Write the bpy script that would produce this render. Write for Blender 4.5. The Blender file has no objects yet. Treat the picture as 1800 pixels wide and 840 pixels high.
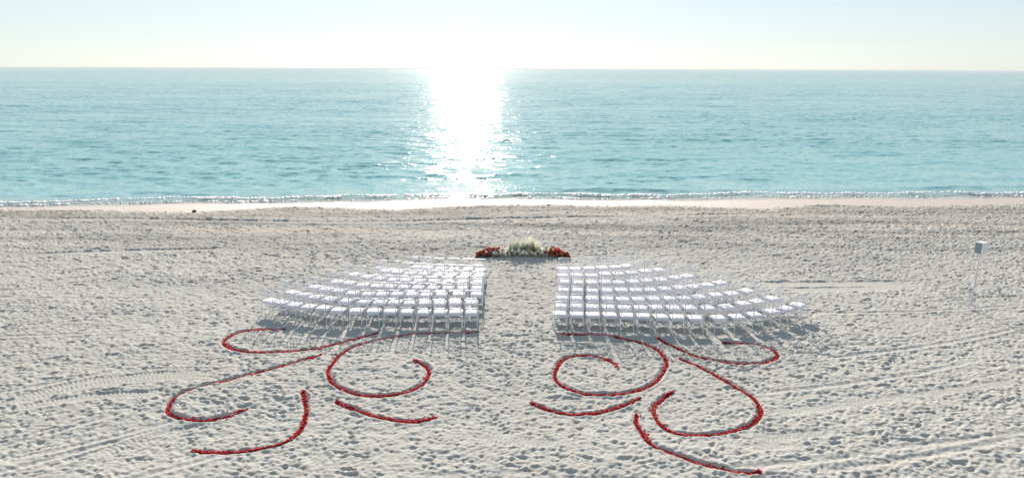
import bpy, bmesh, math, random
import numpy as np
from mathutils import Vector, Matrix

random.seed(7)
rng = np.random.default_rng(7)
scene = bpy.context.scene
col = scene.collection

# ------------------------------------------------------------------ camera
CAM_H = 7.8
PITCH = math.atan(299 / 1200)
cam_d = bpy.data.cameras.new('camera')
cam = bpy.data.objects.new('camera', cam_d); col.objects.link(cam)
cam.matrix_world = Matrix.Translation((0, 0, CAM_H)) @ Matrix.Rotation(math.pi / 2 - PITCH, 4, 'X') @ Matrix.Rotation(0.0036, 4, 'Z')
cam_d.sensor_width = 36; cam_d.lens = 24
cam_d.clip_start = 0.1; cam_d.clip_end = 60000
scene.camera = cam

# ------------------------------------------------------------------ sky and sun
SUN_EL = math.radians(24.5)
SUN_AZ = math.radians(-4.15)          # measured from +Y, negative is to the left
world = bpy.data.worlds.new('World'); scene.world = world; world.use_nodes = True
nt = world.node_tree; nt.nodes.clear()
sky = nt.nodes.new('ShaderNodeTexSky'); sky.sky_type = 'NISHITA'; sky.sun_disc = False
sky.sun_elevation = SUN_EL; sky.sun_rotation = SUN_AZ
sky.altitude = 0; sky.air_density = 1.0; sky.dust_density = 0.2; sky.ozone_density = 1.0
tint = nt.nodes.new('ShaderNodeMix'); tint.data_type = 'RGBA'; tint.blend_type = 'MULTIPLY'
tint.inputs[0].default_value = 1.0
tint.inputs[7].default_value = (1.21, 1.345, 1.45, 1)
bg = nt.nodes.new('ShaderNodeBackground'); bg.inputs[1].default_value = 0.14
wo = nt.nodes.new('ShaderNodeOutputWorld')
hsv = nt.nodes.new('ShaderNodeHueSaturation'); hsv.inputs['Saturation'].default_value = 0.76
nt.links.new(sky.outputs[0], hsv.inputs['Color']); gam = nt.nodes.new('ShaderNodeGamma'); gam.inputs[1].default_value = 0.46      # milky sea air evens the sky out, all round
nt.links.new(hsv.outputs[0], gam.inputs[0]); nt.links.new(gam.outputs[0], tint.inputs[6]); nt.links.new(tint.outputs[2], bg.inputs[0]); nt.links.new(bg.outputs[0], wo.inputs[0])

sun_d = bpy.data.lights.new('sun', 'SUN'); sun_d.energy = 5.0; sun_d.angle = math.radians(0.53); sun_d.color = (1.0, 0.875, 0.785)
sun = bpy.data.objects.new('sun', sun_d); col.objects.link(sun)
to_sun = Vector((math.sin(SUN_AZ) * math.cos(SUN_EL), math.cos(SUN_AZ) * math.cos(SUN_EL), math.sin(SUN_EL)))
sun.rotation_euler = to_sun.to_track_quat('Z', 'Y').to_euler()
sun.location = (0, 0, 30)
scene.view_settings.view_transform = 'Standard'; scene.view_settings.look = 'None'
scene.view_settings.gamma = 1; scene.view_settings.use_curve_mapping = False
scene.view_settings.exposure = 0.73

# ------------------------------------------------------------------ measured layout, metres
ROWS_LEFT = [
   [(-1.2, 24.9), (-1.66, 24.92), (-2.2, 24.91), (-2.71, 24.97), (-3.22, 25.05), (-3.66, 25.13)] ,
   [(-1.22, 24.12), (-1.71, 24.12), (-2.24, 24.14), (-2.71, 24.15), (-3.24, 24.21), (-3.77, 24.27), (-4.26, 24.41), (-4.73, 24.56)] ,
   [(-1.23, 23.34), (-1.74, 23.34), (-2.25, 23.35), (-2.78, 23.37), (-3.3, 23.4), (-3.81, 23.47), (-4.27, 23.53), (-4.76, 23.62), (-5.27, 23.8), (-5.79, 24.05)] ,
   [(-1.2, 22.57), (-1.7, 22.56), (-2.21, 22.56), (-2.72, 22.58), (-3.25, 22.62), (-3.75, 22.65), (-4.25, 22.72), (-4.73, 22.77), (-5.22, 22.85), (-5.77, 23.08), (-6.23, 23.22)] ,
   [(-1.18, 21.85), (-1.79, 21.85), (-2.37, 21.85), (-2.88, 21.85), (-3.37, 21.85), (-3.86, 21.87), (-4.35, 21.88), (-4.83, 21.89), (-5.38, 22.02), (-5.92, 22.2), (-6.39, 22.38), (-6.83, 22.61)] ,
   [(-1.31, 21.03), (-1.84, 21.02), (-2.32, 21.02), (-2.82, 21.01), (-3.31, 21.01), (-3.79, 21.03), (-4.28, 21.05), (-4.81, 21.07), (-5.4, 21.14), (-5.98, 21.3), (-6.51, 21.54), (-6.98, 21.75), (-7.44, 21.98)] ,
   [(-1.26, 20.15), (-1.74, 20.15), (-2.24, 20.16), (-2.75, 20.17), (-3.27, 20.17), (-3.79, 20.2), (-4.32, 20.22), (-4.87, 20.26), (-5.44, 20.31), (-5.95, 20.44), (-6.46, 20.57), (-6.98, 20.73), (-7.45, 20.96), (-7.87, 21.15)] ,
]
ROWS_RIGHT = [
   [(1.93, 25.01), (2.43, 25.0), (2.94, 25.04), (3.45, 25.09), (3.96, 25.2), (4.42, 25.43)] ,
   [(1.89, 24.1), (2.41, 24.11), (2.95, 24.15), (3.46, 24.22), (3.95, 24.32), (4.47, 24.45), (5.03, 24.58), (5.56, 24.78)] ,
   [(1.89, 23.34), (2.38, 23.32), (2.86, 23.31), (3.34, 23.31), (3.83, 23.31), (4.35, 23.35), (4.85, 23.43), (5.38, 23.54), (5.94, 23.74), (6.42, 23.92)] ,
   [(1.79, 22.46), (2.28, 22.44), (2.77, 22.43), (3.28, 22.42), (3.79, 22.42), (4.28, 22.43), (4.78, 22.46), (5.29, 22.51), (5.83, 22.61), (6.35, 22.75), (6.88, 22.9), (7.4, 23.12)] ,
   [(1.69, 21.62), (2.17, 21.6), (2.68, 21.58), (3.18, 21.54), (3.69, 21.51), (4.19, 21.49), (4.7, 21.5), (5.22, 21.53), (5.74, 21.58), (6.25, 21.66), (6.86, 21.81), (7.46, 21.99), (8.02, 22.28)] ,
   [(1.59, 20.77), (2.08, 20.74), (2.59, 20.7), (3.09, 20.66), (3.6, 20.64), (4.1, 20.63), (4.61, 20.62), (5.16, 20.61), (5.69, 20.6), (6.25, 20.61), (6.89, 20.7), (7.51, 20.95), (8.02, 21.21), (8.6, 21.49)] ,
   [(1.51, 20.02), (2.02, 19.99), (2.52, 19.95), (3.04, 19.92), (3.57, 19.89), (4.08, 19.86), (4.59, 19.82), (5.1, 19.78), (5.64, 19.75), (6.34, 19.73), (6.95, 19.86), (7.54, 20.03), (8.16, 20.25), (8.73, 20.52), (9.22, 20.84)] ,
]
PETAL_A = [(-7.0, 19.72), (-7.25, 19.69), (-7.52, 19.74), (-7.91, 19.67), (-8.25, 19.49), (-8.47, 19.12), (-8.47, 18.73), (-8.23, 18.41), (-7.95, 18.19), (-7.51, 18.05), (-6.91, 18.0), (-6.27, 18.08), (-5.92, 18.17), (-5.55, 18.29), (-5.23, 18.55), (-4.89, 18.8), (-4.55, 19.06), (-4.06, 19.44)]
PETAL_B = [(-5.35, 17.8), (-5.71, 17.51), (-6.12, 17.14), (-6.47, 16.84), (-6.78, 16.59), (-7.04, 16.35), (-7.31, 16.12), (-7.58, 15.95), (-7.87, 15.73), (-8.06, 15.51), (-8.19, 15.17), (-8.15, 14.82), (-8.01, 14.49), (-7.82, 14.32), (-7.49, 14.19), (-7.07, 14.12), (-6.72, 14.2), (-6.44, 14.39), (-6.22, 14.57)]
PETAL_C = [(-5.2, 15.59), (-5.01, 15.1), (-4.82, 14.6), (-4.73, 14.12), (-4.7, 13.74), (-4.77, 13.42), (-4.94, 13.17), (-5.19, 13.03), (-5.5, 12.9), (-5.78, 12.82), (-6.06, 12.8), (-6.35, 12.81), (-6.7, 12.84)]
PETAL_D = [(-1.06, 19.5), (-1.43, 19.52), (-1.92, 19.49), (-2.41, 19.45), (-2.9, 19.4), (-3.36, 19.23), (-3.73, 18.99), (-4.09, 18.77), (-4.43, 18.53), (-4.67, 18.2), (-4.83, 17.72), (-4.89, 17.22), (-4.88, 16.79), (-4.75, 16.38), (-4.55, 16.03), (-4.22, 15.69), (-3.87, 15.48), (-3.51, 15.36), (-3.15, 15.37), (-2.8, 15.48), (-2.46, 15.7), (-2.27, 16.05), (-2.19, 16.44), (-2.2, 16.77), (-2.32, 17.07), (-2.51, 17.26), (-2.69, 17.37)]
PETAL_E = [(-4.23, 15.04), (-3.95, 14.82), (-3.58, 14.61), (-3.22, 14.39), (-2.88, 14.26), (-2.55, 14.15), (-2.3, 14.13), (-2.03, 14.17), (-1.75, 14.31)]
PETAL_RD = [(1.36, 19.41), (2.1, 19.42), (2.91, 19.32), (3.43, 19.03), (3.91, 18.67), (4.18, 18.28), (4.27, 17.8), (4.25, 17.34), (4.04, 16.8), (3.71, 16.19), (3.29, 15.78), (2.82, 15.54), (2.31, 15.46), (1.85, 15.51), (1.49, 15.71), (1.22, 16.08), (1.13, 16.52), (1.24, 17.1), (1.43, 17.55), (1.71, 17.78), (2.14, 17.84), (2.5, 17.69), (2.75, 17.44), (2.87, 17.01)]
PETAL_RE = [(0.47, 15.02), (0.73, 14.82), (1.08, 14.58), (1.51, 14.48), (1.95, 14.54), (2.37, 14.73), (2.77, 14.99), (3.15, 15.27)]
PETAL_RA = [(4.39, 19.15), (4.54, 18.78), (4.87, 18.29), (5.09, 17.89), (5.45, 17.63), (5.85, 17.41), (6.34, 17.3), (6.87, 17.33), (7.28, 17.59), (7.51, 17.91), (7.52, 18.18), (7.38, 18.45), (7.12, 18.66), (6.71, 18.76), (6.19, 18.7)]
PETAL_RB = [(4.67, 17.69), (4.94, 17.32), (5.23, 16.87), (5.48, 16.34), (5.72, 15.83), (5.91, 15.42), (5.94, 14.98), (5.82, 14.51), (5.55, 14.11), (5.32, 13.94), (4.92, 13.73), (4.54, 13.59), (4.19, 13.55), (3.82, 13.58), (3.56, 13.7), (3.4, 13.97), (3.34, 14.4), (3.39, 14.82), (3.58, 15.11), (3.79, 15.37), (4.04, 15.61)]
PETAL_RC = [(2.93, 14.49), (2.85, 14.14), (2.89, 13.71), (2.97, 13.28), (3.12, 13.01), (3.42, 12.76), (3.72, 12.51), (4.05, 12.32), (4.39, 12.17), (4.71, 12.09), (4.97, 12.08)]
TRACKS = [
    [(-12.28, 14.96), (-11.75, 15.37), (-11.1, 15.98), (-10.26, 16.21), (-9.42, 16.49), (-8.47, 16.57), (-7.45, 16.4)] ,
    [(-12.08, 14.67), (-11.59, 15.14), (-10.92, 15.69), (-10.13, 15.98), (-9.28, 16.22), (-8.35, 16.3), (-7.37, 16.2)] ,
    [(-11.76, 14.24), (-11.67, 14.48), (-11.3, 14.85), (-10.58, 15.14), (-9.76, 15.33), (-8.85, 15.37), (-8.33, 15.25)] ,
    [(-8.81, 12.28), (-8.4, 12.93), (-8.09, 13.48), (-7.5, 13.73)] ,
    [(-7.52, 12.03), (-7.19, 12.5), (-7.0, 12.76)] ,
    [(5.86, 14.48), (6.48, 14.62), (7.48, 14.85), (8.51, 15.09), (9.59, 15.39), (10.7, 15.67), (13.34, 16.37)] ,
    [(4.97, 13.36), (5.62, 13.46), (6.51, 13.59), (7.41, 13.74)] ,
    [(4.71, 12.95), (5.49, 13.09), (6.38, 13.28)] ,
    [(8.31, 24.38), (10.72, 24.55), (12.91, 24.65), (15.98, 24.76)] ,
    [(8.93, 23.71), (12.57, 23.96), (15.81, 24.47)] ,
    [(-21.64, 27.8), (-18.57, 28.67), (-11.89, 29.35)] ,
    [(-1.23, 13.41), (-0.6, 13.37), (0.02, 13.28), (0.75, 13.19), (1.48, 13.11)] ,
    [(-3.65, 16.17), (-2.93, 16.24), (-2.34, 16.21)] ,
    [(-27.08, 35.26), (-21.2, 35.5), (-8.93, 34.86), (-0.0, 35.86), (16.12, 37.95)] ,
]
SHORE = [(-30.96, 40.5), (-24.45, 41.16), (-17.78, 41.93), (-10.87, 42.73), (-3.68, 43.36), (3.68, 43.6), (11.12, 43.84), (22.5, 44.37), (34.23, 45.02)]
EDGE = [(-29.52, 38.59), (-26.93, 38.64), (-24.14, 38.36), (-21.53, 37.76), (-18.2, 37.51), (-15.45, 38.68), (-12.88, 39.92), (-10.05, 39.45), (-6.58, 38.68), (-4.05, 39.74), (-1.72, 40.48), (2.07, 40.92), (5.46, 40.26), (9.65, 40.7), (12.22, 40.04), (14.99, 39.23), (17.01, 40.12), (18.86, 41.23), (20.71, 40.72), (23.89, 40.25), (27.81, 41.04), (31.47, 41.29)]

# ------------------------------------------------------------------ helpers
def tag(o, label=None, cat=None, group=None, kind=None):
    if label: o['label'] = label
    if cat: o['category'] = cat
    if group: o['group'] = group
    if kind: o['kind'] = kind
    return o

def link(name, me, parent=None, mat=None):
    o = bpy.data.objects.new(name, me); col.objects.link(o)
    if parent: o.parent = parent
    if mat and not me.materials: me.materials.append(mat)
    return o

def empty(name, loc, rz=0.0):
    o = bpy.data.objects.new(name, None); col.objects.link(o)
    o.location = loc; o.rotation_euler = (0, 0, rz); o.empty_display_size = 0.2
    return o

def np_mesh(name, V, F, smooth=True):
    """V (n,3), F (m,k) all faces with the same corner count."""
    me = bpy.data.meshes.new(name)
    n, (m, k) = len(V), F.shape
    me.vertices.add(n); me.vertices.foreach_set('co', np.ascontiguousarray(V, dtype=np.float32).ravel())
    me.loops.add(m * k); me.loops.foreach_set('vertex_index', np.ascontiguousarray(F, dtype=np.int32).ravel())
    me.polygons.add(m); me.polygons.foreach_set('loop_start', np.arange(0, m * k, k, dtype=np.int32))
    me.update(calc_edges=True)
    me.polygons.foreach_set('use_smooth', np.full(m, smooth))
    return me

def grid_faces(nr, nc):
    a = (np.arange(nr - 1)[:, None] * nc + np.arange(nc - 1)[None]).ravel()
    return np.stack([a, a + 1, a + nc + 1, a + nc], 1)

def float_attr(me, name, vals):
    at = me.attributes.new(name, 'FLOAT', 'POINT'); at.data.foreach_set('value', np.ascontiguousarray(vals, dtype=np.float32))

def smooth(t):
    t = np.clip(t, 0, 1); return t * t * (3 - 2 * t)

def fft_noise(ny, nx, res, lo, hi, slope=0.0, seed=0, ax=1.0, ay=1.0):
    """Gaussian field with wavelengths between lo and hi metres, rms 1; ax, ay > 1 stretch it."""
    r = np.random.default_rng(seed)
    spec = np.fft.rfft2(r.standard_normal((ny, nx)).astype(np.float32))
    ky = np.fft.fftfreq(ny, res)[:, None] * ay; kx = np.fft.rfftfreq(nx, res)[None] * ax
    k = np.sqrt(kx * kx + ky * ky); k[0, 0] = 1e-6
    w = smooth((k - 0.6 / hi) / (0.5 / hi)) * (1 - smooth((k - 0.8 / lo) / (0.6 / lo))) * k ** slope
    f = np.fft.irfft2(spec * w, s=(ny, nx)); return f / f.std()

def sample(R, fy, fx):
    ny, nx = R.shape
    fy = np.clip(fy, 0, ny - 1.001); fx = np.clip(fx, 0, nx - 1.001)
    iy = fy.astype(np.int32); ix = fx.astype(np.int32); ty = fy - iy; tx = fx - ix
    return (R[iy, ix] * (1 - ty) * (1 - tx) + R[iy + 1, ix] * ty * (1 - tx) + R[iy, ix + 1] * (1 - ty) * tx + R[iy + 1, ix + 1] * ty * tx)

def sample_wrap(R, fy, fx):
    ny, nx = R.shape
    iy = np.floor(fy).astype(np.int64); ix = np.floor(fx).astype(np.int64); ty = fy - iy; tx = fx - ix
    y0, y1, x0, x1 = iy % ny, (iy + 1) % ny, ix % nx, (ix + 1) % nx
    return (R[y0, x0] * (1 - ty) * (1 - tx) + R[y1, x0] * ty * (1 - tx) + R[y0, x1] * (1 - ty) * tx + R[y1, x1] * ty * tx)

def spline(pts, step=0.02):
    """Catmull-Rom through the points, resampled at an even step."""
    P = [np.array(pts[0]) * 2 - np.array(pts[1])] + [np.array(p) for p in pts] + [np.array(pts[-1]) * 2 - np.array(pts[-2])]
    out = []
    for i in range(1, len(P) - 2):
        for t in np.linspace(0, 1, 16, endpoint=False):
            a, b, c, d = P[i - 1], P[i], P[i + 1], P[i + 2]
            out.append(0.5 * (2 * b + (c - a) * t + (2 * a - 5 * b + 4 * c - d) * t * t + (3 * b - a - 3 * c + d) * t ** 3))
    out.append(P[-2]); out = np.array(out)
    s = np.r_[0, np.cumsum(np.hypot(*np.diff(out, axis=0).T))]
    u = np.arange(0, s[-1], step)
    return np.stack([np.interp(u, s, out[:, 0]), np.interp(u, s, out[:, 1])], 1)

SH = np.array(SHORE); ED = np.array(EDGE)
def shore_y(x):
    x = np.asarray(x, dtype=float)
    base = np.interp(x, SH[:, 0], SH[:, 1])
    base = np.where(x < SH[0, 0], SH[0, 1] + (x - SH[0, 0]) * 0.09, base)
    base = np.where(x > SH[-1, 0], SH[-1, 1] + (x - SH[-1, 0]) * 0.05, base)
    return base + 0.10 * np.sin(x * 0.9) + 0.06 * np.sin(x * 2.3 + 1) + 0.18 * np.sin(x * 0.31 + 2)
def edge_y(x):
    x = np.asarray(x, dtype=float)
    e = np.interp(x, ED[:, 0], ED[:, 1])
    e = np.where(x < ED[0, 0], shore_y(x) - 2.6, e)
    return np.where(x > ED[-1, 0], shore_y(x) - 3.4, e)
SEA_Z = -0.35
def base_z(x, y):
    S = shore_y(x)
    t = np.clip((y - 35.5) / np.maximum(S - 35.5, 2.0), 0, 6)
    return np.maximum(SEA_Z * t ** 1.35, -1.6)

# ------------------------------------------------------------------ node helpers
def new_mat(name):
    m = bpy.data.materials.new(name); m.use_nodes = True
    n = m.node_tree; return m, n, n.nodes['Principled BSDF']
def nd(n, t, **kw):
    x = n.nodes.new(t)
    for k, v in kw.items(): setattr(x, k, v)
    return x
def ramp(n, fac, stops):
    r = nd(n, 'ShaderNodeValToRGB'); e = r.color_ramp.elements
    while len(e) < len(stops): e.new(0.5)
    for i, (p, c) in enumerate(stops): e[i].position = p; e[i].color = (*c, 1)
    n.links.new(fac, r.inputs[0]); return r.outputs[0]
def mixc(n, fac, a, b):
    m = nd(n, 'ShaderNodeMix', data_type='RGBA')
    for s, v in ((m.inputs[0], fac), (m.inputs[6], a), (m.inputs[7], b)):
        if hasattr(v, 'is_output'): n.links.new(v, s)
        elif isinstance(v, tuple): s.default_value = (*v, 1)
        else: s.default_value = v
    return m.outputs[2]
def math_n(n, op, a, b=None, clamp=False):
    m = nd(n, 'ShaderNodeMath', operation=op, use_clamp=clamp)
    for s, v in zip(m.inputs, (a, b)):
        if v is None: continue
        if hasattr(v, 'is_output'): n.links.new(v, s)
        else: s.default_value = v
    return m.outputs[0]
def noise(n, vec, scale, detail=3, rough=0.55, stretch=None):
    if stretch:
        mp = nd(n, 'ShaderNodeMapping'); mp.inputs['Scale'].default_value = stretch; n.links.new(vec, mp.inputs[0]); vec = mp.outputs[0]
    t = nd(n, 'ShaderNodeTexNoise'); t.inputs['Scale'].default_value = scale; t.inputs['Detail'].default_value = detail; t.inputs['Roughness'].default_value = rough
    n.links.new(vec, t.inputs[0]); return t

def plain(name, c, rough=0.5, spec=0.5, var=0.06, scale=8.0, trans=None):
    m, n, b = new_mat(name)
    g = nd(n, 'ShaderNodeTexCoord'); t = noise(n, g.outputs['Object'], scale)
    c0 = tuple(max(0, v * (1 - var)) for v in c); c1 = tuple(min(1, v * (1 + var)) for v in c)
    n.links.new(ramp(n, t.outputs[0], [(0.3, c0), (0.7, c1)]), b.inputs['Base Color'])
    b.inputs['Roughness'].default_value = rough; b.inputs['Specular IOR Level'].default_value = spec
    return m

# ------------------------------------------------------------------ sand material
def sand_material():
    m, n, b = new_mat('sand'); L = n.links
    geo = nd(n, 'ShaderNodeNewGeometry'); pos = geo.outputs['Position']
    big = noise(n, pos, 0.16, 4, 0.6, (0.45, 1.0, 1)); mid = noise(n, pos, 2.2, 4, 0.6); fine = noise(n, pos, 55, 3, 0.7)
    dry = mixc(n, math_n(n, 'MULTIPLY', mid.outputs[0], 1.0), (0.395, 0.398, 0.365), (0.485, 0.483, 0.435))
    dry = mixc(n, ramp(n, big.outputs[0], [(0.42, (0, 0, 0)), (0.62, (1, 1, 1))]), dry, (0.395, 0.395, 0.36))
    # grains and shell crumbs
    grain = ramp(n, fine.outputs[0], [(0.30, (0.80, 0.80, 0.80)), (0.5, (1, 1, 1)), (0.72, (1.08, 1.07, 1.05))])
    mul = nd(n, 'ShaderNodeMix', data_type='RGBA', blend_type='MULTIPLY'); mul.inputs[0].default_value = 0.76
    L.new(dry, mul.inputs[6]); L.new(grain, mul.inputs[7]); dry = mul.outputs[2]
    # bands running along the shore: paler blown sand, greyer trampled sand
    lay = noise(n, pos, 0.9, 4, 0.6, (0.05, 0.8, 1))
    farf = nd(n, 'ShaderNodeAttribute', attribute_name='upper').outputs['Fac']
    dry = mixc(n, math_n(n, 'MULTIPLY', farf, ramp(n, lay.outputs[0], [(0.45, (0, 0, 0)), (0.62, (1, 1, 1))])), dry, (0.245, 0.25, 0.225))
    dry = mixc(n, math_n(n, 'MULTIPLY', farf, ramp(n, lay.outputs[0], [(0.30, (1, 1, 1)), (0.44, (0, 0, 0))])), dry, (0.50, 0.43, 0.34))
    wrack = nd(n, 'ShaderNodeAttribute', attribute_name='wrack').outputs['Fac']
    wn = noise(n, pos, 3.5, 5, 0.75, (0.5, 1.6, 1))
    wm = math_n(n, 'MULTIPLY', wrack, ramp(n, wn.outputs[0], [(0.42, (0, 0, 0)), (0.60, (1, 1, 1))]))
    dry = mixc(n, math_n(n, 'MULTIPLY', wm, 0.75), dry, (0.27, 0.245, 0.20))
    damp = nd(n, 'ShaderNodeAttribute', attribute_name='damp').outputs['Fac']
    c = mixc(n, damp, dry, (0.415, 0.375, 0.32))
    wet = nd(n, 'ShaderNodeAttribute', attribute_name='wet').outputs['Fac']
    c = mixc(n, wet, c, (0.40, 0.35, 0.31))
    L.new(c, b.inputs['Base Color'])
    r = math_n(n, 'SUBTRACT', 0.95, math_n(n, 'ADD', math_n(n, 'MULTIPLY', damp, 0.35), math_n(n, 'MULTIPLY', wet, 0.46)))
    L.new(r, b.inputs['Roughness'])
    L.new(math_n(n, 'ADD', 0.12, math_n(n, 'MULTIPLY', damp, 0.3)), b.inputs['Specular IOR Level'])
    bn = noise(n, pos, 9, 5, 0.7, (1, 1, 1)); bp = nd(n, 'ShaderNodeBump'); bp.inputs['Distance'].default_value = 0.035
    L.new(math_n(n, 'MULTIPLY', math_n(n, 'SUBTRACT', 1.0, damp), 0.55), bp.inputs['Strength'])
    L.new(bn.outputs[0], bp.inputs['Height']); L.new(bp.outputs[0], b.inputs['Normal'])
    return m

# ------------------------------------------------------------------ the sand: one sheet with real footprints and ruts
RES = 0.025
X0, X1, Y0, Y1 = -44.0, 44.0, 8.5, 46.0
NX, NY = int((X1 - X0) / RES), int((Y1 - Y0) / RES)

PETAL_LINES = [
    (PETAL_A, 'dark-ended line of red petals hooking out beside the left end of the last left chair row'),
    (PETAL_B, 'long red petal line sweeping down-left into the outermost left hook on the sand'),
    (PETAL_C, 'red petal line curving like a reversed J at bottom left, nearest the camera'),
    (PETAL_D, 'big red petal spiral starting behind the left chairs at the aisle and curling below'),
    (PETAL_E, 'short shallow red petal arc just under the big left spiral'),
    (PETAL_RD, 'big red petal spiral starting behind the right chairs at the aisle and curling inward'),
    (PETAL_RE, 'short shallow red petal arc just under the big right spiral'),
    (PETAL_RA, 'red petal hook closing around the shadows of the outer right chairs'),
    (PETAL_RB, 'wide red petal loop on the right, open at its upper left side'),
    (PETAL_RC, 'red petal line running down to the lower right, nearest the camera'),
]
PETAL_CURVES = [(spline(p), lab) for p, lab in PETAL_LINES]

def build_raster():
    H = 0.0105 * fft_noise(NY, NX, RES, 0.08, 0.34, -0.6, 1, 1.25, 0.9)
    H += 0.007 * fft_noise(NY, NX, RES, 0.35, 1.4, -1.0, 2, 1.3, 0.9)
    big = fft_noise(NY, NX, RES, 3.0, 14.0, -1.0, 3, 2.0, 0.8)
    H *= np.clip(1.0 + 0.14 * fft_noise(NY, NX, RES, 2.0, 9.0, -0.5, 31, 1.6, 0.9), 0.4, 1.6)
    H += 0.014 * big
    # ---- footprint stamps
    kern = []
    half = 16
    g = (np.arange(-half, half + 1)) * RES
    gx, gy = np.meshgrid(g, g)
    for k in range(220):
        a = rng.uniform(0, math.pi); 
        if k % 5 < 3: a = rng.normal(0.08, 0.4)
        la, lb = rng.uniform(0.05, 0.11), rng.uniform(0.025, 0.048)
        if k % 5 == 0: la, lb = rng.uniform(0.16, 0.24), rng.uniform(0.04, 0.06)
        d = rng.uniform(0.017, 0.036)
        u = gx * math.cos(a) + gy * math.sin(a); v = -gx * math.sin(a) + gy * math.cos(a)
        wob = 1 + 0.18 * np.sin(3 * np.arctan2(v, u) + rng.uniform(0, 6))
        r = np.sqrt((u / la) ** 2 + (v / lb) ** 2) * wob
        push = 1 + 0.6 * u / la
        s = -d * np.exp(-(r / 0.95) ** 4) * (1 + 0.25 * u / la) + 0.42 * d * np.exp(-((r - 1.45) / 0.33) ** 2) * np.clip(push, 0.2, 2)
        kern.append(s.astype(np.float32))
    n = 165000
    px = rng.uniform(X0 + 1, X1 - 1, n); py = Y0 + 0.6 + (Y1 - Y0 - 1.2) * rng.random(n) ** 0.8
    keep = np.abs(px) < 0.86 * py + 7
    px, py = px[keep], py[keep]
    n2 = 1500      # the trampled aisle
    px = np.r_[px, rng.normal(0.37, 1.1, n2)]; py = np.r_[py, rng.uniform(14, 27.5, n2)]
    dens = sample(big, (py - Y0) / RES, (px - X0) / RES)
    keep = rng.random(len(px)) < 0.86 + 0.14 * np.tanh(dens)
    px, py = px[keep], py[keep]
    E = edge_y(px)
    keep = py < E + rng.normal(0, 0.25, len(px)) - 0.1
    px, py = px[keep], py[keep]
    ks = rng.integers(0, len(kern), len(px))
    ix = ((px - X0) / RES).astype(int); iy = ((py - Y0) / RES).astype(int)
    ok = (ix > half) & (ix < NX - half - 1) & (iy > half) & (iy < NY - half - 1)
    amp = rng.uniform(0.25, 1.0, len(px)) ** 1.3 * 1.12 * np.clip(1.0 + 0.10 * sample(big, (py - Y0) / RES, (px - X0) / RES), 0.35, 1.5)
    for x, y, k, a in zip(ix[ok], iy[ok], ks[ok], amp[ok]):
        H[y - half:y + half + 1, x - half:x + half + 1] += a * kern[k]
    H = np.clip(H, -0.085, 0.07)
    # ---- drag ruts and tyre tracks
    def along(pts, hw, fn):
        c = spline(pts, 0.0125)
        dx, dy = np.gradient(c[:, 0]), np.gradient(c[:, 1]); l = np.hypot(dx, dy); nx_, ny_ = -dy / l, dx / l
        offs = np.arange(-hw, hw + 1e-6, 0.0125)
        s = np.arange(len(c)) * 0.0125
        S, O = np.meshgrid(s, offs, indexing='ij')
        XX = c[:, 0][:, None] + nx_[:, None] * O; YY = c[:, 1][:, None] + ny_[:, None] * O
        jx = ((XX - X0) / RES + 0.5).astype(int); jy = ((YY - Y0) / RES + 0.5).astype(int)
        o = (jx > 0) & (jx < NX) & (jy > 0) & (jy < NY)
        H[jy[o], jx[o]] = fn(H[jy[o], jx[o]], S[o], O[o], s[-1])
    def tyre(h, s, o, L):
        w = smooth((0.19 - np.abs(o)) / 0.04) * smooth(s / 0.8) * smooth((L - s) / 0.8)
        tread = 0.016 * np.sign(np.sin(2 * np.pi * (s / 0.10 + np.abs(o) * 3.0))) * (np.abs(o) < 0.17) * (np.abs(o) > 0.02)
        lip = 0.022 * np.exp(-((np.abs(o) - 0.19) / 0.03) ** 2)
        return h * (1 - 0.82 * w) + w * (tread - 0.012) + lip * w
    def rut(h, s, o, L):
        w = smooth((0.33 - np.abs(o)) / 0.10) * smooth(s / 2) * smooth((L - s) / 2)
        return h * (1 - 0.8 * w) - 0.035 * w
    for i, t in enumerate(TRACKS):
        f = rut if i in (8, 9, 10, 13) else tyre
        along(t, 0.34 if f is rut else 0.24, f)
    # pairs of faint ruts raked across the lower corners
    for x, y, a, l in [(-11.5, 12.5, 0.62, 5), (-10.2, 12.0, 0.60, 5), (-9.0, 13.2, 0.55, 3.5), (-12.5, 15.5, 0.5, 4), (-7.8, 11.6, 0.5, 4),
                       (9.0, 16.2, 0.27, 6), (10.0, 13.4, 0.22, 6), (8.2, 12.6, 0.25, 5), (11.5, 18.4, 0.3, 7), (5.5, 12.4, 0.15, 3.5), (13, 21.5, 0.1, 7), (-17, 22.6, -0.05, 8), (-14, 19.2, 0.12, 5)]:
        p = [(x + l * t * math.cos(a + 0.1 * t), y + l * t * math.sin(a + 0.1 * t)) for t in (-0.5, -0.2, 0.1, 0.4, 0.7)]
        def drag(h, s, o, L):
            w = smooth((0.22 - np.abs(o)) / 0.1) * smooth(s / 1.0) * smooth((L - s) / 1.0)
            return h * (1 - 0.5 * w) + w * (-0.016 * np.cos(o / 0.22 * 4.2) + 0.004 * np.sin(s * 40))
        along(p, 0.26, drag)
    # trench under the petals
    for c, lab in PETAL_CURVES:
        def tr(h, s, o, L):
            w = smooth((0.10 - np.abs(o)) / 0.05) * smooth(s / 0.1) * smooth((L - s) / 0.1)
            return h * (1 - 0.9 * w) - 0.038 * w + 0.020 * np.exp(-((np.abs(o) - 0.13) / 0.03) ** 2)
        along([tuple(p) for p in c[::12]], 0.18, tr)
    # light smoothing so the stamped lines have no raster steps
    K = np.array([0.25, 0.5, 0.25], dtype=np.float32)
    H[1:-1] = H[:-2] * .22 + H[1:-1] * .56 + H[2:] * .22
    H[:, 1:-1] = H[:, :-2] * .22 + H[:, 1:-1] * .56 + H[:, 2:] * .22
    return H

RASTER = build_raster()

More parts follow.
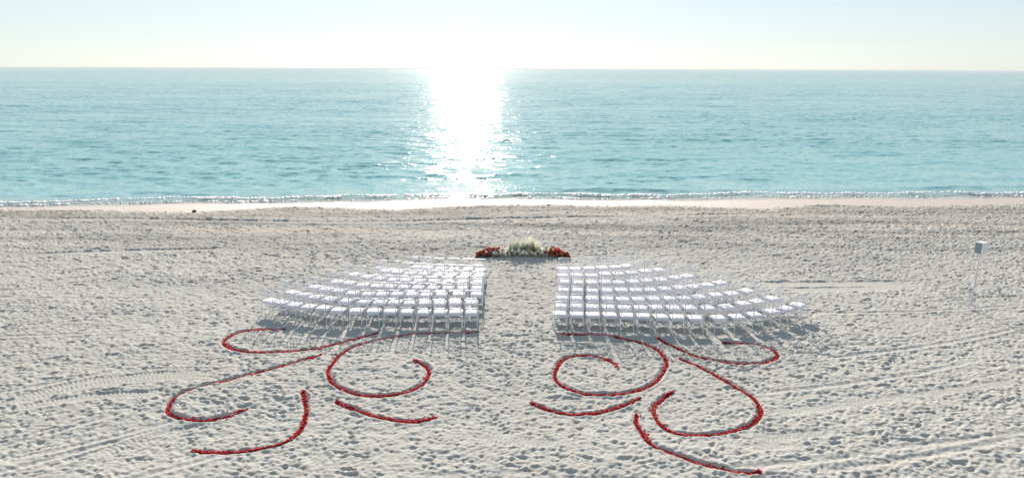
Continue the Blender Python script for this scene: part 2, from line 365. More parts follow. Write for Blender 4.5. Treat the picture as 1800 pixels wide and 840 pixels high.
def sand_h(x, y):
    x = np.asarray(x, dtype=float); y = np.asarray(y, dtype=float)
    h = sample(RASTER, (y - Y0) / RES, (x - X0) / RES)
    inside = smooth((x - X0) / 3) * smooth((X1 - x) / 3) * smooth((y - Y0) / 0.8) * smooth((Y1 - y) / 1.0)
    E = edge_y(x) + 0.35 * np.sin(x * 2.1) * np.sin(x * 0.83 + 1) + 0.2 * np.sin(x * 5.3 + y * 3)
    wn = 1 - smooth((y - E + 0.35) / 0.7)        # smooth, wave-washed strip
    far = 1.0
    h = h * (1 + 0.5 * smooth((y - 21) / 12)) * inside * (0.06 + 0.94 * wn) * far
    return base_z(x, y) + h

def build_sand():
    # rows: fine in front, growing with distance
    ys = [9.2]
    while ys[-1] < 46: ys.append(ys[-1] + max(0.023, 0.0021 * ys[-1]))
    back = [-400, -120, -40, -12, 0, 5, 7.5, 8.6]
    ys = np.array(back + ys + [48, 52, 60, 90])
    u = np.linspace(-1, 1, 1340)
    side = 1 + 0.0016 * np.cumsum(1.13 ** np.arange(72)); side = np.r_[side, side[-1] * 3]
    u = np.r_[-side[::-1], u, side]
    hw = 0.80 * np.maximum(ys, 8) + 3.2
    X = u[None] * hw[:, None]; Y = np.repeat(ys[:, None], len(u), 1)
    Z = sand_h(X, Y)
    me = np_mesh('sand', np.stack([X, Y, Z], 2).reshape(-1, 3), grid_faces(len(ys), len(u)))
    S = shore_y(X); E = edge_y(X)
    d = S - Y
    nz = 0.25 * np.sin(X * 1.3) + 0.2 * np.sin(X * 0.47 + 1)
    float_attr(me, 'wet', (1 - smooth((d - 0.7 - 0.5 * nz) / 0.7)).ravel())
    float_attr(me, 'damp', smooth((Y - E + 1.1 + 0.5 * nz) / 1.9).ravel())
    float_attr(me, 'upper', (1.0 * smooth((Y - 25) / 9)).ravel())
    float_attr(me, 'wrack', (np.exp(-((E - Y - 1.6) / 1.7) ** 2) * (Y < E)).ravel())
    o = link('sand', me, mat=sand_material()); tag(o, kind='structure')
build_sand()

# ------------------------------------------------------------------ the sea
def sea_material():
    m, n, b = new_mat('sea_water'); L = n.links
    geo = nd(n, 'ShaderNodeNewGeometry'); pos = geo.outputs['Position']
    def slopes(scale, stretch, amp, detail):
        t = noise(n, pos, scale, detail, 0.6, stretch)
        s = nd(n, 'ShaderNodeVectorMath', operation='SUBTRACT'); L.new(t.outputs['Color'], s.inputs[0]); s.inputs[1].default_value = (0.5, 0.5, 0.5)
        k = nd(n, 'ShaderNodeVectorMath', operation='MULTIPLY'); L.new(s.outputs[0], k.inputs[0]); k.inputs[1].default_value = amp
        return k.outputs[0]
    a = slopes(1.6, (0.55, 1.5, 1), (0.30, 0.95, 0), 4)
    c = slopes(7.0, (0.7, 1.3, 1), (0.38, 0.55, 0), 2)
    f = slopes(0.30, (0.3, 1.2, 1), (0.05, 0.85, 0), 3)
    s1 = nd(n, 'ShaderNodeVectorMath', operation='ADD'); L.new(a, s1.inputs[0]); L.new(c, s1.inputs[1])
    s2 = nd(n, 'ShaderNodeVectorMath', operation='ADD'); L.new(s1.outputs[0], s2.inputs[0]); L.new(f, s2.inputs[1])
    s3 = nd(n, 'ShaderNodeVectorMath', operation='ADD'); L.new(s2.outputs[0], s3.inputs[0]); L.new(geo.outputs['Normal'], s3.inputs[1])
    nn = nd(n, 'ShaderNodeVectorMath', operation='NORMALIZE'); L.new(s3.outputs[0], nn.inputs[0])
    L.new(nn.outputs[0], b.inputs['Normal'])
    pat = noise(n, pos, 0.02, 4, 0.6, (0.35, 1.6, 1))
    deep = mixc(n, ramp(n, pat.outputs[0], [(0.35, (0, 0, 0)), (0.65, (1, 1, 1))]), (0.22, 0.48, 0.485), (0.28, 0.53, 0.53))
    sh = nd(n, 'ShaderNodeAttribute', attribute_name='shallow').outputs['Fac']
    L.new(mixc(n, sh, deep, (0.33, 0.37, 0.33)), b.inputs['Base Color'])
    # wave faces seen from the shore tilt towards it: the share of sky mirrored stays well under that of a still pond
    b.inputs['Roughness'].default_value = 0.6; b.inputs['Specular IOR Level'].default_value = 0.0
    gl = nd(n, 'ShaderNodeBsdfAnisotropic'); gl.inputs['Roughness'].default_value = 0.085; L.new(nn.outputs[0], gl.inputs['Normal'])
    fr = nd(n, 'ShaderNodeFresnel'); fr.inputs[0].default_value = 1.33; L.new(nn.outputs[0], fr.inputs['Normal'])
    mx = nd(n, 'ShaderNodeMixShader'); L.new(math_n(n, 'MINIMUM', math_n(n, 'MULTIPLY', fr.outputs[0], 0.95), 0.68), mx.inputs[0])
    L.new(b.outputs[0], mx.inputs[1]); L.new(gl.outputs[0], mx.inputs[2]); L.new(mx.outputs[0], n.nodes['Material Output'].inputs[0])
    return m

def build_sea():
    N, T = 512, 48.0
    r = np.random.default_rng(5)
    def tile(seed, lo, hi, spread):
        rr = np.random.default_rng(seed)
        spec = np.fft.rfft2(rr.standard_normal((N, N)))
        ky = np.fft.fftfreq(N, T / N)[:, None]; kx = np.fft.rfftfreq(N, T / N)[None]
        k = np.sqrt(kx * kx + ky * ky); k[0, 0] = 1e-6
        ang = np.abs(ky) / k
        w = smooth((k - 0.6 / hi) / (0.5 / hi)) * (1 - smooth((k - 0.8 / lo) / (0.7 / lo))) * k ** -1.65 * (0.02 + ang ** spread)
        f = np.fft.irfft2(spec * w, s=(N, N)); return f / f.std()
    A = tile(11, 0.4, 3.2, 3); B = tile(12, 0.7, 8.0, 6)
    ds = [-0.5]
    while ds[-1] < 420: ds.append(ds[-1] + max(0.07, 0.0050 * (43 + ds[-1])))
    ds = np.array(ds + [500, 700, 1000, 1600, 2600, 4500, 9000, 20000, 40000])
    u = np.linspace(-1, 1, 620); side = np.array([1.1, 1.4, 2, 4, 10, 40])
    u = np.r_[-side[::-1], u, side]
    hw = 0.80 * (43 + np.maximum(ds, 0)) + 3
    X = u[None] * hw[:, None]
    X = np.clip(X, -39000, 39000) + u[None] * 2
    D = np.repeat(ds[:, None], len(u), 1)
    blend = np.exp(-np.maximum(D, 0) / 30.0)
    Y = 43.5 + D + (shore_y(np.clip(X, -120, 120)) - 43.5) * np.where(D < 60, np.maximum(blend, 0), 0) 
    kx = N / T
    z = 0.043 * sample_wrap(A, Y * kx, X * kx)
    c, s = math.cos(0.35), math.sin(0.35)
    z += 0.046 * sample_wrap(B, (Y * c + X * s) * kx * 0.83, (X * c - Y * s) * kx * 0.83)
    gust = 0.8 + 0.35 * np.sin(X * 0.03 + Y * 0.05) * np.sin(Y * 0.11 + 1.3)
    z *= gust * (0.12 + 0.88 * smooth((D - 0.3) / 9.0)) * (1 - smooth((D - 330) / 80))
    # the little shore break and the swell rising behind it
    w1 = 0.55 + 0.45 * np.sin(X * 0.21 + 0.8) * np.sin(X * 0.083)
    d1 = 1.0 + 0.25 * np.sin(X * 0.5) + 0.12 * np.sin(X * 1.7)
    q = D - d1
    z += 0.065 * (0.4 + w1) * np.exp(-(q / np.where(q < 0, 0.16, 0.5)) ** 2)
    d2 = 3.3 + 0.5 * np.sin(X * 0.17 + 2)
    q = D - d2; w2 = smooth((X + 12) / 22) * (0.75 + 0.25 * np.sin(X * 0.25))
    z += 0.13 * (0.06 + w2) * np.exp(-(q / np.where(q < 0, 0.45, 1.3)) ** 2)
    q = D - 9.5 - 0.8 * np.sin(X * 0.1)
    z += 0.07 * np.exp(-(q / np.where(q < 0, 0.9, 2.4)) ** 2) * (0.5 + 0.5 * np.sin(X * 0.15 + 1.0))
    Z = SEA_Z + z
    me = np_mesh('sea', np.stack([X, Y, Z], 2).reshape(-1, 3), grid_faces(len(ds), len(u)))
    float_attr(me, 'shallow', np.exp(-np.maximum(D, 0) / 1.5).ravel())
    o = link('sea', me, mat=sea_material()); tag(o, kind='structure')
    # ---- foam along the break and at the edge of the wash
    nx, nd_ = 1500, 26
    xs = np.linspace(-42, 48, nx); dd = np.linspace(-0.25, 1.55, nd_)
    XX, DD = np.meshgrid(xs, dd); SS = shore_y(XX)
    f = fft_noise(64, 2048, 0.06, 0.15, 1.2, -0.8, 21, 0.8, 1.0)[:nd_, :nx]
    f2 = fft_noise(64, 2048, 0.06, 1.5, 12, -0.5, 22, 1.0, 1.0)[:nd_, :nx]
    b1 = np.exp(-((DD - (0.78 + 0.25 * np.sin(XX * 0.5) + 0.12 * np.sin(XX * 1.7))) / 0.22) ** 2) * 1.9
    b2 = np.exp(-((DD - 0.05 - 0.1 * np.sin(XX * 0.8)) / 0.13) ** 2) * 1.5
    val = b1 + b2 + 0.42 * f + 0.35 * f2
    keep = val > 1.3
    ZZ = SEA_Z + 0.028 + 0.05 * b1 + 0.018 * f + 0.085 * np.exp(-((DD - (1.0 + 0.25 * np.sin(XX * 0.5) + 0.12 * np.sin(XX * 1.7))) / 0.2) ** 2) * (0.4 + 0.55)
    YY = SS * 1.0 + DD
    ZZ = np.maximum(ZZ, base_z(XX, YY) + 0.015)
    F = grid_faces(nd_, nx)
    k = keep.ravel()[F].sum(1) >= 3
    F = F[k]; used = np.unique(F); remap = np.full(nx * nd_, -1); remap[used] = np.arange(len(used))
    me = np_mesh('foam', np.stack([XX, YY, ZZ], 2).reshape(-1, 3)[used], remap[F])
    o = link('foam', me, mat=plain('foam', (0.74, 0.74, 0.73), 0.6))
    md = o.modifiers.new('thickness', 'SOLIDIFY'); md.thickness = 0.02; md.offset = -1
    tag(o, 'white foam of the small shore break along the water line', 'foam', kind='stuff')
build_sea()

# ------------------------------------------------------------------ small mesh builders
class MB:
    def __init__(s): s.v = []; s.f = []
    def add(s, v, f):
        o = len(s.v); s.v += [tuple(p) for p in v]; s.f += [tuple(i + o for i in q) for q in f]; return s
    def box(s, x0, x1, y0, y1, z0, z1):
        v = [(x, y, z) for z in (z0, z1) for x, y in ((x0, y0), (x1, y0), (x1, y1), (x0, y1))]
        return s.add(v, [(3, 2, 1, 0), (4, 5, 6, 7), (0, 1, 5, 4), (1, 2, 6, 5), (2, 3, 7, 6), (3, 0, 4, 7)])
    def sweep(s, pts, rad, sides=6, cap=True):
        """tube through the points with a radius for each"""
        pts = [Vector(p) for p in pts]; n = len(pts)
        if not hasattr(rad, '__len__'): rad = [rad] * n
        v, f = [], []
        for i, p in enumerate(pts):
            t = (pts[min(i + 1, n - 1)] - pts[max(i - 1, 0)]).normalized()
            a = t.cross(Vector((0, 1, 0) if abs(t.y) < 0.8 else (1, 0, 0))).normalized(); b = t.cross(a)
            for k in range(sides):
                w = 2 * math.pi * (k + 0.5) / sides
                v.append(p + (a * math.cos(w) + b * math.sin(w)) * rad[i])
        for i in range(n - 1):
            for k in range(sides):
                k2 = (k + 1) % sides
                f.append((i * sides + k, i * sides + k2, (i + 1) * sides + k2, (i + 1) * sides + k))
        if cap: f.append(tuple(range(sides))[::-1]); f.append(tuple(range((n - 1) * sides, n * sides)))
        return s.add(v, f)
    def mesh(s, name, mat=None, smooth=False, bevel=0.0, seg=2):
        me = bpy.data.meshes.new(name); me.from_pydata(s.v, [], s.f); me.update()
        if bevel or True:
            bm = bmesh.new(); bm.from_mesh(me)
            if bevel: bmesh.ops.bevel(bm, geom=[e for e in bm.edges], offset=bevel, segments=seg, affect='EDGES', profile=0.6)
            bmesh.ops.recalc_face_normals(bm, faces=bm.faces); bm.to_mesh(me); bm.free()
        if smooth: me.polygons.foreach_set('use_smooth', [True] * len(me.polygons))
        if mat: me.materials.append(mat)
        return me

# ------------------------------------------------------------------ chairs
M_white = plain('white_painted_wood', (0.71, 0.735, 0.775), 0.38, 0.5, 0.03)
M_cush = plain('white_cushion_fabric', (0.83, 0.815, 0.85), 0.7, 0.3, 0.02, 30)

def chair_meshes():
    R = {}
    b = MB()   # seat frame, trapezoid
    def trap(z0, z1, wf, wb, yf, yb):
        v = [(x, y, z) for z in (z0, z1) for x, y in ((-wb, yb), (wb, yb), (wf, yf), (-wf, yf))]
        return MB().add(v, [(3, 2, 1, 0), (4, 5, 6, 7), (0, 1, 5, 4), (1, 2, 6, 5), (2, 3, 7, 6), (3, 0, 4, 7)])
    R['seat_frame'] = [(trap(0.375, 0.418, 0.212, 0.190, 0.20, -0.20).mesh('seat_frame', M_white, bevel=0.004, seg=1), None)]
    # cushion with a soft crown
    n = 7; V, F = [], []
    for j in range(n):
        for i in range(n):
            u, w = i / (n - 1) * 2 - 1, j / (n - 1) * 2 - 1
            hw = 0.196 + 0.014 * (w + 1) / 2 + 0.004
            ed = max(abs(u), abs(w)); z = 0.470 - 0.020 * ed ** 4 - 0.012 * (abs(u) * abs(w)) ** 3
            V.append((u * hw * (1 - 0.03 * abs(w) ** 4), w * 0.205 * (1 - 0.03 * abs(u) ** 4), z))
    for j in range(n - 1):
        for i in range(n - 1): F.append((j * n + i, j * n + i + 1, (j + 1) * n + i + 1, (j + 1) * n + i))
    ring = [i for i in range(n)] + [j * n + n - 1 for j in range(1, n)] + [(n - 1) * n + i for i in range(n - 2, -1, -1)] + [j * n for j in range(n - 2, 0, -1)]
    base = len(V)
    for q in ring: x, y, z = V[q]; V.append((x * 1.01, y * 1.01, 0.4195))
    m = len(ring)
    for k in range(m): F.append((ring[k], base + k, base + (k + 1) % m, ring[(k + 1) % m]))
    F.append(tuple(base + k for k in range(m)))
    R['cushion'] = [(MB().add(V, F).mesh('cushion', M_cush, smooth=True), None)]
    legs = []
    for s in (-1, 1):
        legs.append((MB().sweep([(s * 0.205, -0.265, 0), (s * 0.188, -0.215, 0.22), (s * 0.182, -0.205, 0.42), (s * 0.180, -0.222, 0.62), (s * 0.184, -0.265, 0.925)],
                                [0.012, 0.0135, 0.0145, 0.013, 0.0115], 6).mesh('rear_leg', M_white), None))
    R['rear_leg'] = legs
    R['front_leg'] = [(MB().sweep([(s * 0.212, 0.205, 0), (s * 0.200, 0.190, 0.20), (s * 0.196, 0.180, 0.376)], [0.011, 0.014, 0.017], 6).mesh('front_leg', M_white), None) for s in (-1, 1)]
    R['top_rail'] = [(MB().sweep([(-0.196, -0.262, 0.915), (0, -0.280, 0.925), (0.196, -0.262, 0.915)], 0.0125, 6).mesh('top_rail', M_white), None)]
    R['lower_rail'] = [(MB().sweep([(-0.178, -0.222, 0.640), (0, -0.232, 0.640), (0.178, -0.222, 0.640)], 0.0085, 6).mesh('lower_rail', M_white), None)]
    # diagonal lattice between the rails
    lat = MB()
    w0, w1, z0, z1 = -0.172, 0.172, 0.645, 0.908; P, Q = 0.115, 0.131
    for sgn in (-1, 1):
        for k in range(-6, 7):
            pts = []
            # x/P + sgn*(z-z0)/Q = k + .5
            kk = k + 0.5
            for z in (z0, z1):
                x = (kk - sgn * (z - z0) / Q) * P
                if w0 - 1e-6 <= x <= w1 + 1e-6: pts.append((x, z))
            for x in (w0, w1):
                z = z0 + sgn * (kk - x / P) * Q
                if z0 < z < z1: pts.append((x, z))
            if len(pts) >= 2 and math.dist(pts[0], pts[1]) > 0.03:
                q = []
                for x, z in pts[:2]: q.append((x, -0.228 - 0.042 * (z - 0.64) / 0.27 - 0.010 * (1 - (x / 0.18) ** 2) + sgn * 0.003, z))
                lat.sweep(q, 0.0062, 4)
    R['lattice'] = [(lat.mesh('lattice', M_white), None)]
    st = []
    for s in (-1, 1):
        for z in (0.17, 0.27):
            st.append((MB().sweep([(s * (0.193 + 0.02 * (0.3 - z)), -0.225, z), (s * 0.203, 0.195, z)], 0.009, 5).mesh('stretcher', M_white), None))
    st.append((MB().sweep([(-0.19, -0.222, 0.235), (0.19, -0.222, 0.235)], 0.009, 5).mesh('stretcher', M_white), None))
    st.append((MB().sweep([(-0.203, 0.192, 0.215), (0.203, 0.192, 0.215)], 0.009, 5).mesh('stretcher', M_white), None))
    R['stretcher'] = st
    return R
CH = chair_meshes()
ORD = ['first', 'second', 'third', 'fourth', 'fifth', 'sixth', 'seventh', 'eighth', 'ninth', 'tenth', 'eleventh', 'twelfth', 'thirteenth', 'fourteenth', 'fifteenth']
ROWN = ['front row nearest the flowers', 'second row behind the flowers', 'third row behind the flowers', 'middle of the seven rows',
        'fifth row behind the flowers', 'last row but one', 'last row nearest the camera']

def chairs(rows, side):
    for ri, row in enumerate(rows):
        pts = np.array(row)
        for i, (x, y) in enumerate(row):
            a, c = pts[max(i - 1, 0)], pts[min(i + 1, len(row) - 1)]
            t = (c - a) if side == 'right' else (a - c)
            yaw = math.atan2(t[1], t[0])
            if i == len(row) - 1: yaw *= 1.35
            yaw = yaw * 0.95 + rng.normal(0, 0.05)
            y0 = y + 0.0
            z = float(np.mean([sand_h(x + dx, y0 + dy) for dx in (-.2, .2) for dy in (-.25, .2)]))
            o = empty('chair', (x + rng.normal(0, .006), y0, z - 0.004), yaw)
            o.rotation_euler = (rng.normal(0, 0.008), rng.normal(0, 0.008), yaw)
            who = ORD[i]
            if i == len(row) - 1: lab = f'white lattice-back chair at the outer end of the {side} block, {ROWN[ri]}'
            else: lab = f'white lattice-back chair, {who} from the aisle in the {side} block, {ROWN[ri]}'
            tag(o, lab, 'chair', f'white chairs in the seating block {side} of the aisle')
            for nm, lst in CH.items():
                for me, _ in lst: link(nm, me, o)
chairs(ROWS_LEFT, 'left'); chairs(ROWS_RIGHT, 'right')

# ------------------------------------------------------------------ petal lines
def petal_material():
    m, n, b = new_mat('rose_petal'); L = n.links
    at = nd(n, 'ShaderNodeAttribute', attribute_name='tone'); c = ramp(n, at.outputs['Fac'], [(0.0, (0.14, 0.008, 0.014)), (0.38, (0.50, 0.018, 0.030)), (0.78, (0.80, 0.05, 0.06)), (0.92, (0.85, 0.22, 0.20)), (1.0, (0.90, 0.66, 0.58))])
    L.new(c, b.inputs['Base Color']); b.inputs['Roughness'].default_value = 0.7; b.inputs['Specular IOR Level'].default_value = 0.12
    tr = nd(n, 'ShaderNodeBsdfTranslucent'); L.new(c, tr.inputs[0]); mx = nd(n, 'ShaderNodeMixShader'); mx.inputs[0].default_value = 0.5
    out = n.nodes['Material Output']; L.new(b.outputs[0], mx.inputs[1]); L.new(tr.outputs[0], mx.inputs[2]); L.new(mx.outputs[0], out.inputs[0])
    return m
M_petal = petal_material()
for c, lab in PETAL_CURVES:
    Ln = len(c) * 0.02
    n = int(Ln * 330)
    idx = rng.integers(0, len(c), n)
    wid = 0.016 * (1 + 0.45 * np.sin(idx * 0.02 * 2.1 + rng.uniform(0, 6)) * np.sin(idx * 0.02 * 5.3))
    off = rng.normal(0, 1, n) * wid; stray = rng.random(n) < 0.07; off = np.where(stray, off * rng.uniform(1.5, 4.5, n), off)
    g = np.gradient(c, axis=0); g /= np.hypot(g[:, 0], g[:, 1])[:, None]
    px = c[idx, 0] - g[idx, 1] * off + rng.normal(0, 0.01, n); py = c[idx, 1] + g[idx, 0] * off + rng.normal(0, 0.01, n)
    heap = 0.012 * np.exp(-(off / 0.055) ** 2) * rng.random(n)
    pz = sand_h(px, py) + 0.006 + heap
    a = rng.uniform(0, 6.283, n); tilt = rng.normal(0, 0.3, n); tl2 = rng.normal(0, 0.3, n); s = rng.uniform(0.013, 0.028, n); cup = rng.uniform(0.2, 0.6, n)
    loc = np.array([(-1, -0.9, 1), (0, -1.1, 0), (1, -0.9, 1), (-1, 0.6, 1), (0, 0.9, 0.1), (1, 0.6, 1)])
    lx = loc[None, :, 0] * s[:, None]; ly = loc[None, :, 1] * s[:, None]; lz = loc[None, :, 2] * (s * cup)[:, None]
    lz = lz + lx * np.tan(np.clip(tilt, -1, 1))[:, None] + ly * np.tan(np.clip(tl2, -1, 1))[:, None]
    ca, sa = np.cos(a)[:, None], np.sin(a)[:, None]
    V = np.stack([px[:, None] + lx * ca - ly * sa, py[:, None] + lx * sa + ly * ca, pz[:, None] + np.maximum(lz, -0.006)], 2).reshape(-1, 3)
    b0 = np.arange(n)[:, None] * 6
    F = np.concatenate([b0 + np.array([[0, 1, 4, 3]]), b0 + np.array([[1, 2, 5, 4]])], 0)
    me = np_mesh('petal_line', V, F)
    float_attr(me, 'tone', np.repeat(rng.random(n) ** 0.9, 6))
    o = link('petal_line', me, mat=M_petal)
    tag(o, lab, 'petal line', 'lines of red petals laid on the sand', 'stuff')

# ------------------------------------------------------------------ flower arrangement
def leafy(name, c, t=0.3, rough=0.6):
    m, n, b = new_mat(name); L = n.links
    g = nd(n, 'ShaderNodeNewGeometry'); v = nd(n, 'ShaderNodeHueSaturation'); v.inputs['Color'].default_value = (*c, 1)
    oi = nd(n, 'ShaderNodeObjectInfo'); 
    r = math_n(n, 'ADD', math_n(n, 'MULTIPLY', g.outputs['Random Per Island'], 0.5), math_n(n, 'MULTIPLY', oi.outputs['Random'], 0.35))
    L.new(math_n(n, 'ADD', r, 0.62), v.inputs['Value']); L.new(v.outputs[0], b.inputs['Base Color']); b.inputs['Roughness'].default_value = rough
    tr = nd(n, 'ShaderNodeBsdfTranslucent'); L.new(v.outputs[0], tr.inputs[0]); mx = nd(n, 'ShaderNodeMixShader'); mx.inputs[0].default_value = t
    L.new(b.outputs[0], mx.inputs[1]); L.new(tr.outputs[0], mx.inputs[2]); L.new(mx.outputs[0], n.nodes['Material Output'].inputs[0])
    return m
M_leaf = leafy('dark_leaves', (0.045, 0.085, 0.03)); M_stem = leafy('pale_stems', (0.22, 0.32, 0.14))
M_rust = leafy('rust_petals', (0.46, 0.135, 0.055)); M_wine = leafy('wine_petals', (0.24, 0.035, 0.04)); M_red = leafy('red_petals', (0.65, 0.06, 0.05))
M_cream = leafy('cream_petals', (0.84, 0.83, 0.76), 0.4); M_floret = leafy('pale_florets', (0.85, 0.85, 0.75), 0.45)

def bloom_mesh(mat, R=0.065, seed=0):
    rr = random.Random(seed); b = MB()
    for ring, (cnt, rad, up, sz) in enumerate([(6, 1.0, 0.15, 0.62), (5, 0.68, 0.62, 0.55), (4, 0.34, 0.95, 0.42)]):
        for k in range(cnt):
            a = 2 * math.pi * (k + 0.5 * ring) / cnt + rr.uniform(-.2, .2)
            o = Vector((math.cos(a), math.sin(a), 0)); t = Vector((-o.y, o.x, 0))
            base = Vector((0, 0, -0.35)) * R; mid = o * rad * R * 0.8 + Vector((0, 0, (up - 0.5) * R)); tip = o * rad * R + Vector((0, 0, (up + 0.25) * R))
            w = sz * R
            b.add([base, mid - t * w, mid + t * w, tip - t * w * 0.6, tip + t * w * 0.6], [(0, 2, 1), (1, 2, 4, 3)])
    return b.mesh('bloom', mat)
def spike_mesh(seed, h=0.55):
    rr = random.Random(seed); b = MB(); bend = Vector((rr.uniform(-.05, .05), rr.uniform(-.05, .05), 0))
    P = lambda t: bend * t * t + Vector((0, 0, h * t))
    b.sweep([P(0), P(0.5), P(1)], [0.006, 0.005, 0.002], 4)
    stem = b.mesh('flower_spike', M_stem)
    f = MB()
    for k in range(26):
        t = 0.35 + 0.65 * k / 26; a = k * 2.4; o = Vector((math.cos(a), math.sin(a), 0)); s = Vector((-o.y, o.x, 0))
        r = 0.052 * (1.15 - t) + 0.014; p = P(t)
        f.add([p + o * 0.004, p + o * r + s * r * 0.8 + Vector((0, 0, 0.01)), p + o * r * 1.4 + Vector((0, 0, 0.025)), p + o * r - s * r * 0.8 + Vector((0, 0, 0.01))], [(0, 1, 2, 3)])
    return stem, f.mesh('floret', M_floret)
FC = (0.45, 28.42)
fa = empty('flower_arrangement', (FC[0], FC[1], -0.02))
tag(fa, 'crescent of rust, cream and pale green flowers on the sand beyond the aisle', 'flowers')
def arc(u):   # u -1..1 along the crescent, local
    return (1.98 * u + 0.0, 0.05 - 0.42 * abs(u) ** 2.2)
def tall(u):
    return 0.30 + 0.38 * math.exp(-((u - 0.06) / 0.42) ** 4) if abs(u) < 0.8 else 0.28
lf = MB(); rr = random.Random(4)
for k in range(2300):
    u = rr.uniform(-1, 1); cx, cy = arc(u); th = tall(u) * 0.55
    z = rr.random() ** 1.3 * th; w = 0.26 * (1 - z / (th + 0.2))
    p = Vector((cx + rr.gauss(0, 0.04), cy + rr.uniform(-w, w), z + 0.01))
    a = rr.uniform(0, 6.28); d = Vector((math.cos(a), math.sin(a), rr.uniform(-0.1, 1.0))).normalized(); s = d.cross(Vector((0, 0, 1))).normalized(); ln = rr.uniform(0.05, 0.11)
    lf.add([p, p + d * ln * 0.5 + s * ln * 0.22, p + d * ln, p + d * ln * 0.5 - s * ln * 0.22], [(0, 1, 2, 3)])
o = link('foliage', lf.mesh('foliage', M_leaf), fa); o['kind'] = 'stuff'
rust = [bloom_mesh(M_rust, 0.062, i) for i in range(3)]; wine = [bloom_mesh(M_wine, 0.06, i + 5) for i in range(2)]; redb = [bloom_mesh(M_red, 0.065, 9)]
cream = [bloom_mesh(M_cream, 0.068, i + 12) for i in range(3)]; spikes = [spike_mesh(i, 0.50 + 0.06 * (i % 3)) for i in range(6)]
def place(me, name, u, off, z, s=1.0, tilt=0.7):
    cx, cy = arc(u)
    o = link(name, me, fa); o.location = (cx, cy + off, z); o.scale = (s, s, s)
    o.rotation_euler = (rr.uniform(0.2, 1.1) * (1 if off < 0 else 0.3), rr.uniform(-tilt, tilt) * 0.6, rr.uniform(0, 6.28)) if False else (rr.uniform(0.1, 0.9), rr.uniform(-tilt, tilt), rr.uniform(-0.5, 0.5))
    return o
for k in range(180):     # rust ends
    sd = -1 if k % 2 else 1; u = sd * (0.50 + 0.50 * ((k // 2 + rr.random()) / 90))
    z = 0.05 + rr.random() * 0.31 * (1.0 - 0.55 * max(0, (abs(u) - 0.72) / 0.28))
    place(rr.choice(rust if rr.random() < 0.75 else wine), 'bloom', u, rr.uniform(-0.20, 0.18) * (1.2 - z), z, rr.uniform(0.55, 0.95))
place(redb[0], 'bloom', 0.77, -0.08, 0.34, 1.2); place(redb[0], 'bloom', 0.74, -0.12, 0.27, 1.0); place(redb[0], 'bloom', -0.72, -0.1, 0.38, 1.1)
for k in range(26):     # wine blooms low in the middle
    u = rr.uniform(-0.45, 0.5); place(rr.choice(wine), 'bloom', u, rr.uniform(-0.24, -0.05), rr.uniform(0.08, 0.32), rr.uniform(0.7, 1.1))
for u, z in [(-0.62, 0.20), (-0.56, 0.17), (-0.47, 0.19), (-0.42, 0.22), (-0.38, 0.16), (-0.28, 0.11), (-0.22, 0.27), (-0.16, 0.21), (-0.08, 0.27), (0.0, 0.17), (0.03, 0.22),
             (0.1, 0.16), (0.14, 0.24), (0.21, 0.18), (0.27, 0.15), (0.34, 0.25), (0.43, 0.24), (0.46, 0.12), (0.52, 0.13), (0.42, 0.33), (-0.33, 0.32), (-0.05, 0.13)]:
    place(rr.choice(cream), 'bloom', u, -0.235, z, rr.uniform(0.95, 1.3), 0.3)
for k in range(160):
    u = max(-0.62, min(0.56, rr.gauss(-0.02, 0.33))); i = rr.randrange(len(spikes)); st, fl = spikes[i]
    cx, cy = arc(u); off = rr.uniform(-0.16, 0.16); s = (tall(u) + 0.08) / 0.56 * rr.uniform(0.62, 1.02)
    o = link('flower_spike', st, fa); o.location = (cx, cy + off, 0.0); o.scale = (s * 1.1, s * 1.1, s); o.rotation_euler = (rr.gauss(0, 0.12), rr.gauss(0.15 * u, 0.12), rr.uniform(0, 6.28))
    link('floret', fl, o)

# ------------------------------------------------------------------ loudspeaker on its stand
M_cab = plain('white_speaker_cabinet', (0.74, 0.75, 0.77), 0.45); M_gr = plain('grey_speaker_grille', (0.27, 0.30, 0.32), 0.6, 0.4, 0.1, 60); M_pole = plain('pale_metal_pole', (0.66, 0.66, 0.72), 0.35)
sx, sy = 15.54, 21.89
sz = float(sand_h(sx, sy))
sp = empty('loudspeaker', (sx, sy, 1.93 + sz), math.atan2(-0.33, -0.94))     # local +X is the front
tag(sp, 'white box loudspeaker with a grey grille, up on a thin pole right of the chairs', 'loudspeaker')
link('cabinet', MB().box(-0.13, 0.12, -0.14, 0.14, 0.0, 0.40).mesh('cabinet', M_cab, bevel=0.012), sp)
link('grille', MB().box(0.121, 0.127, -0.110, 0.110, 0.03, 0.37).mesh('grille', M_gr, bevel=0.003, seg=1), sp)
link('mounting_socket', MB().sweep([(0, 0, -0.06), (0, 0, 0.002)], 0.026, 10).mesh('mounting_socket', M_cab, smooth=True), sp)
ss = empty('speaker_stand', (sx, sy, sz))
tag(ss, 'thin pale tripod stand holding up the loudspeaker on the right', 'speaker stand')
link('pole', MB().sweep([(0, 0, 0.10), (0, 0, 1.05)], 0.022, 8).mesh('pole', M_pole, smooth=True), ss)
link('upper_pole', MB().sweep([(0, 0, 1.05), (0, 0, 1.88)], 0.018, 8).mesh('upper_pole', M_pole, smooth=True), ss)
link('collar', MB().sweep([(0, 0, 1.02), (0, 0, 1.09)], 0.028, 8).mesh('collar', M_pole, smooth=True), ss)
link('collar', MB().sweep([(0, 0, 0.42), (0, 0, 0.47)], 0.028, 8).mesh('collar', M_pole, smooth=True), ss)
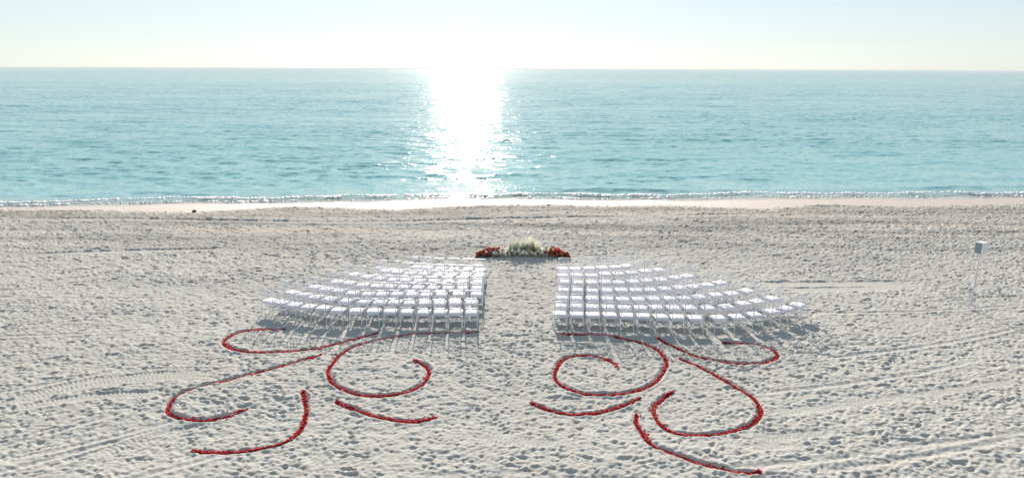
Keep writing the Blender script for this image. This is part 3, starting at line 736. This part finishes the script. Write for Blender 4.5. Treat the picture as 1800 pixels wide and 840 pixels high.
for k in range(3):
    a = 2 * math.pi * k / 3 + 0.5; c, s = math.cos(a), math.sin(a)
    link('leg', MB().sweep([(0.02 * c, 0.02 * s, 0.44), (0.34 * c, 0.34 * s, -0.01)], 0.009, 6).mesh('leg', M_pole), ss)
    link('brace', MB().sweep([(0.02 * c, 0.02 * s, 0.12), (0.19 * c, 0.19 * s, 0.20)], 0.006, 5).mesh('brace', M_pole), ss)

# ------------------------------------------------------------------ dark stone on the washed sand, and drift scraps
M_stone = plain('dark_stone', (0.045, 0.045, 0.05), 0.8, 0.3, 0.3, 14)
bm = bmesh.new(); bmesh.ops.create_icosphere(bm, subdivisions=3, radius=1)
from mathutils import noise as mn
for v in bm.verts:
    k = 1 + 0.16 * mn.noise(v.co * 1.6) + 0.05 * mn.noise(v.co * 5); v.co = Vector((v.co.x * 0.125 * k, v.co.y * 0.10 * k, v.co.z * 0.085 * k))
me = bpy.data.meshes.new('stone'); bm.to_mesh(me); bm.free(); me.polygons.foreach_set('use_smooth', [True] * len(me.polygons))
st = link('stone', me, mat=M_stone); st.location = (-17.87, 37.62, float(sand_h(-17.87, 37.62)) + 0.03)
tag(st, 'small dark rounded stone alone on the smooth wet sand at left', 'stone')
wm = MB()
n = 900; xs = rng.uniform(-34, 36, n); ys = edge_y(xs) - np.abs(rng.normal(0.9, 1.3, n)) - 0.1; zs = sand_h(xs, ys)
for x, y, z in zip(xs, ys, zs):
    a = rng.uniform(0, 3.14); l = rng.uniform(0.03, 0.10); w = l * rng.uniform(0.25, 0.6); h = rng.uniform(0.008, 0.025)
    c, s = math.cos(a), math.sin(a)
    v = [(x + c * l, y + s * l, z), (x - s * w, y + c * w, z + h * .3), (x - c * l, y - s * l, z), (x + s * w, y - c * w, z + h * .3), (x, y, z + h)]
    wm.add(v, [(0, 1, 4), (1, 2, 4), (2, 3, 4), (3, 0, 4)])
o = link('seaweed', wm.mesh('seaweed', plain('dry_seaweed', (0.10, 0.08, 0.05), 0.9, 0.2, 0.3, 2)))
tag(o, 'scraps of dark seaweed scattered along the tide line', 'seaweed', kind='stuff')

# ------------------------------------------------------------------ thin sea haze: one closed box of even air
hb = MB().box(-41000, 41000, -900, 40600, -3.0, 8.6)
hz = link('haze', hb.mesh('haze'))
hm = bpy.data.materials.new('haze'); hm.use_nodes = True; hn = hm.node_tree; hn.nodes.clear()
pv = hn.nodes.new('ShaderNodeVolumePrincipled'); pv.inputs['Color'].default_value = (0.93, 0.96, 0.98, 1); pv.inputs['Density'].default_value = 0.00013
ho = hn.nodes.new('ShaderNodeOutputMaterial'); hn.links.new(pv.outputs[0], ho.inputs['Volume'])
hz.data.materials.append(hm)
tag(hz, 'thin pale haze over the sea towards the horizon', 'haze', kind='stuff')
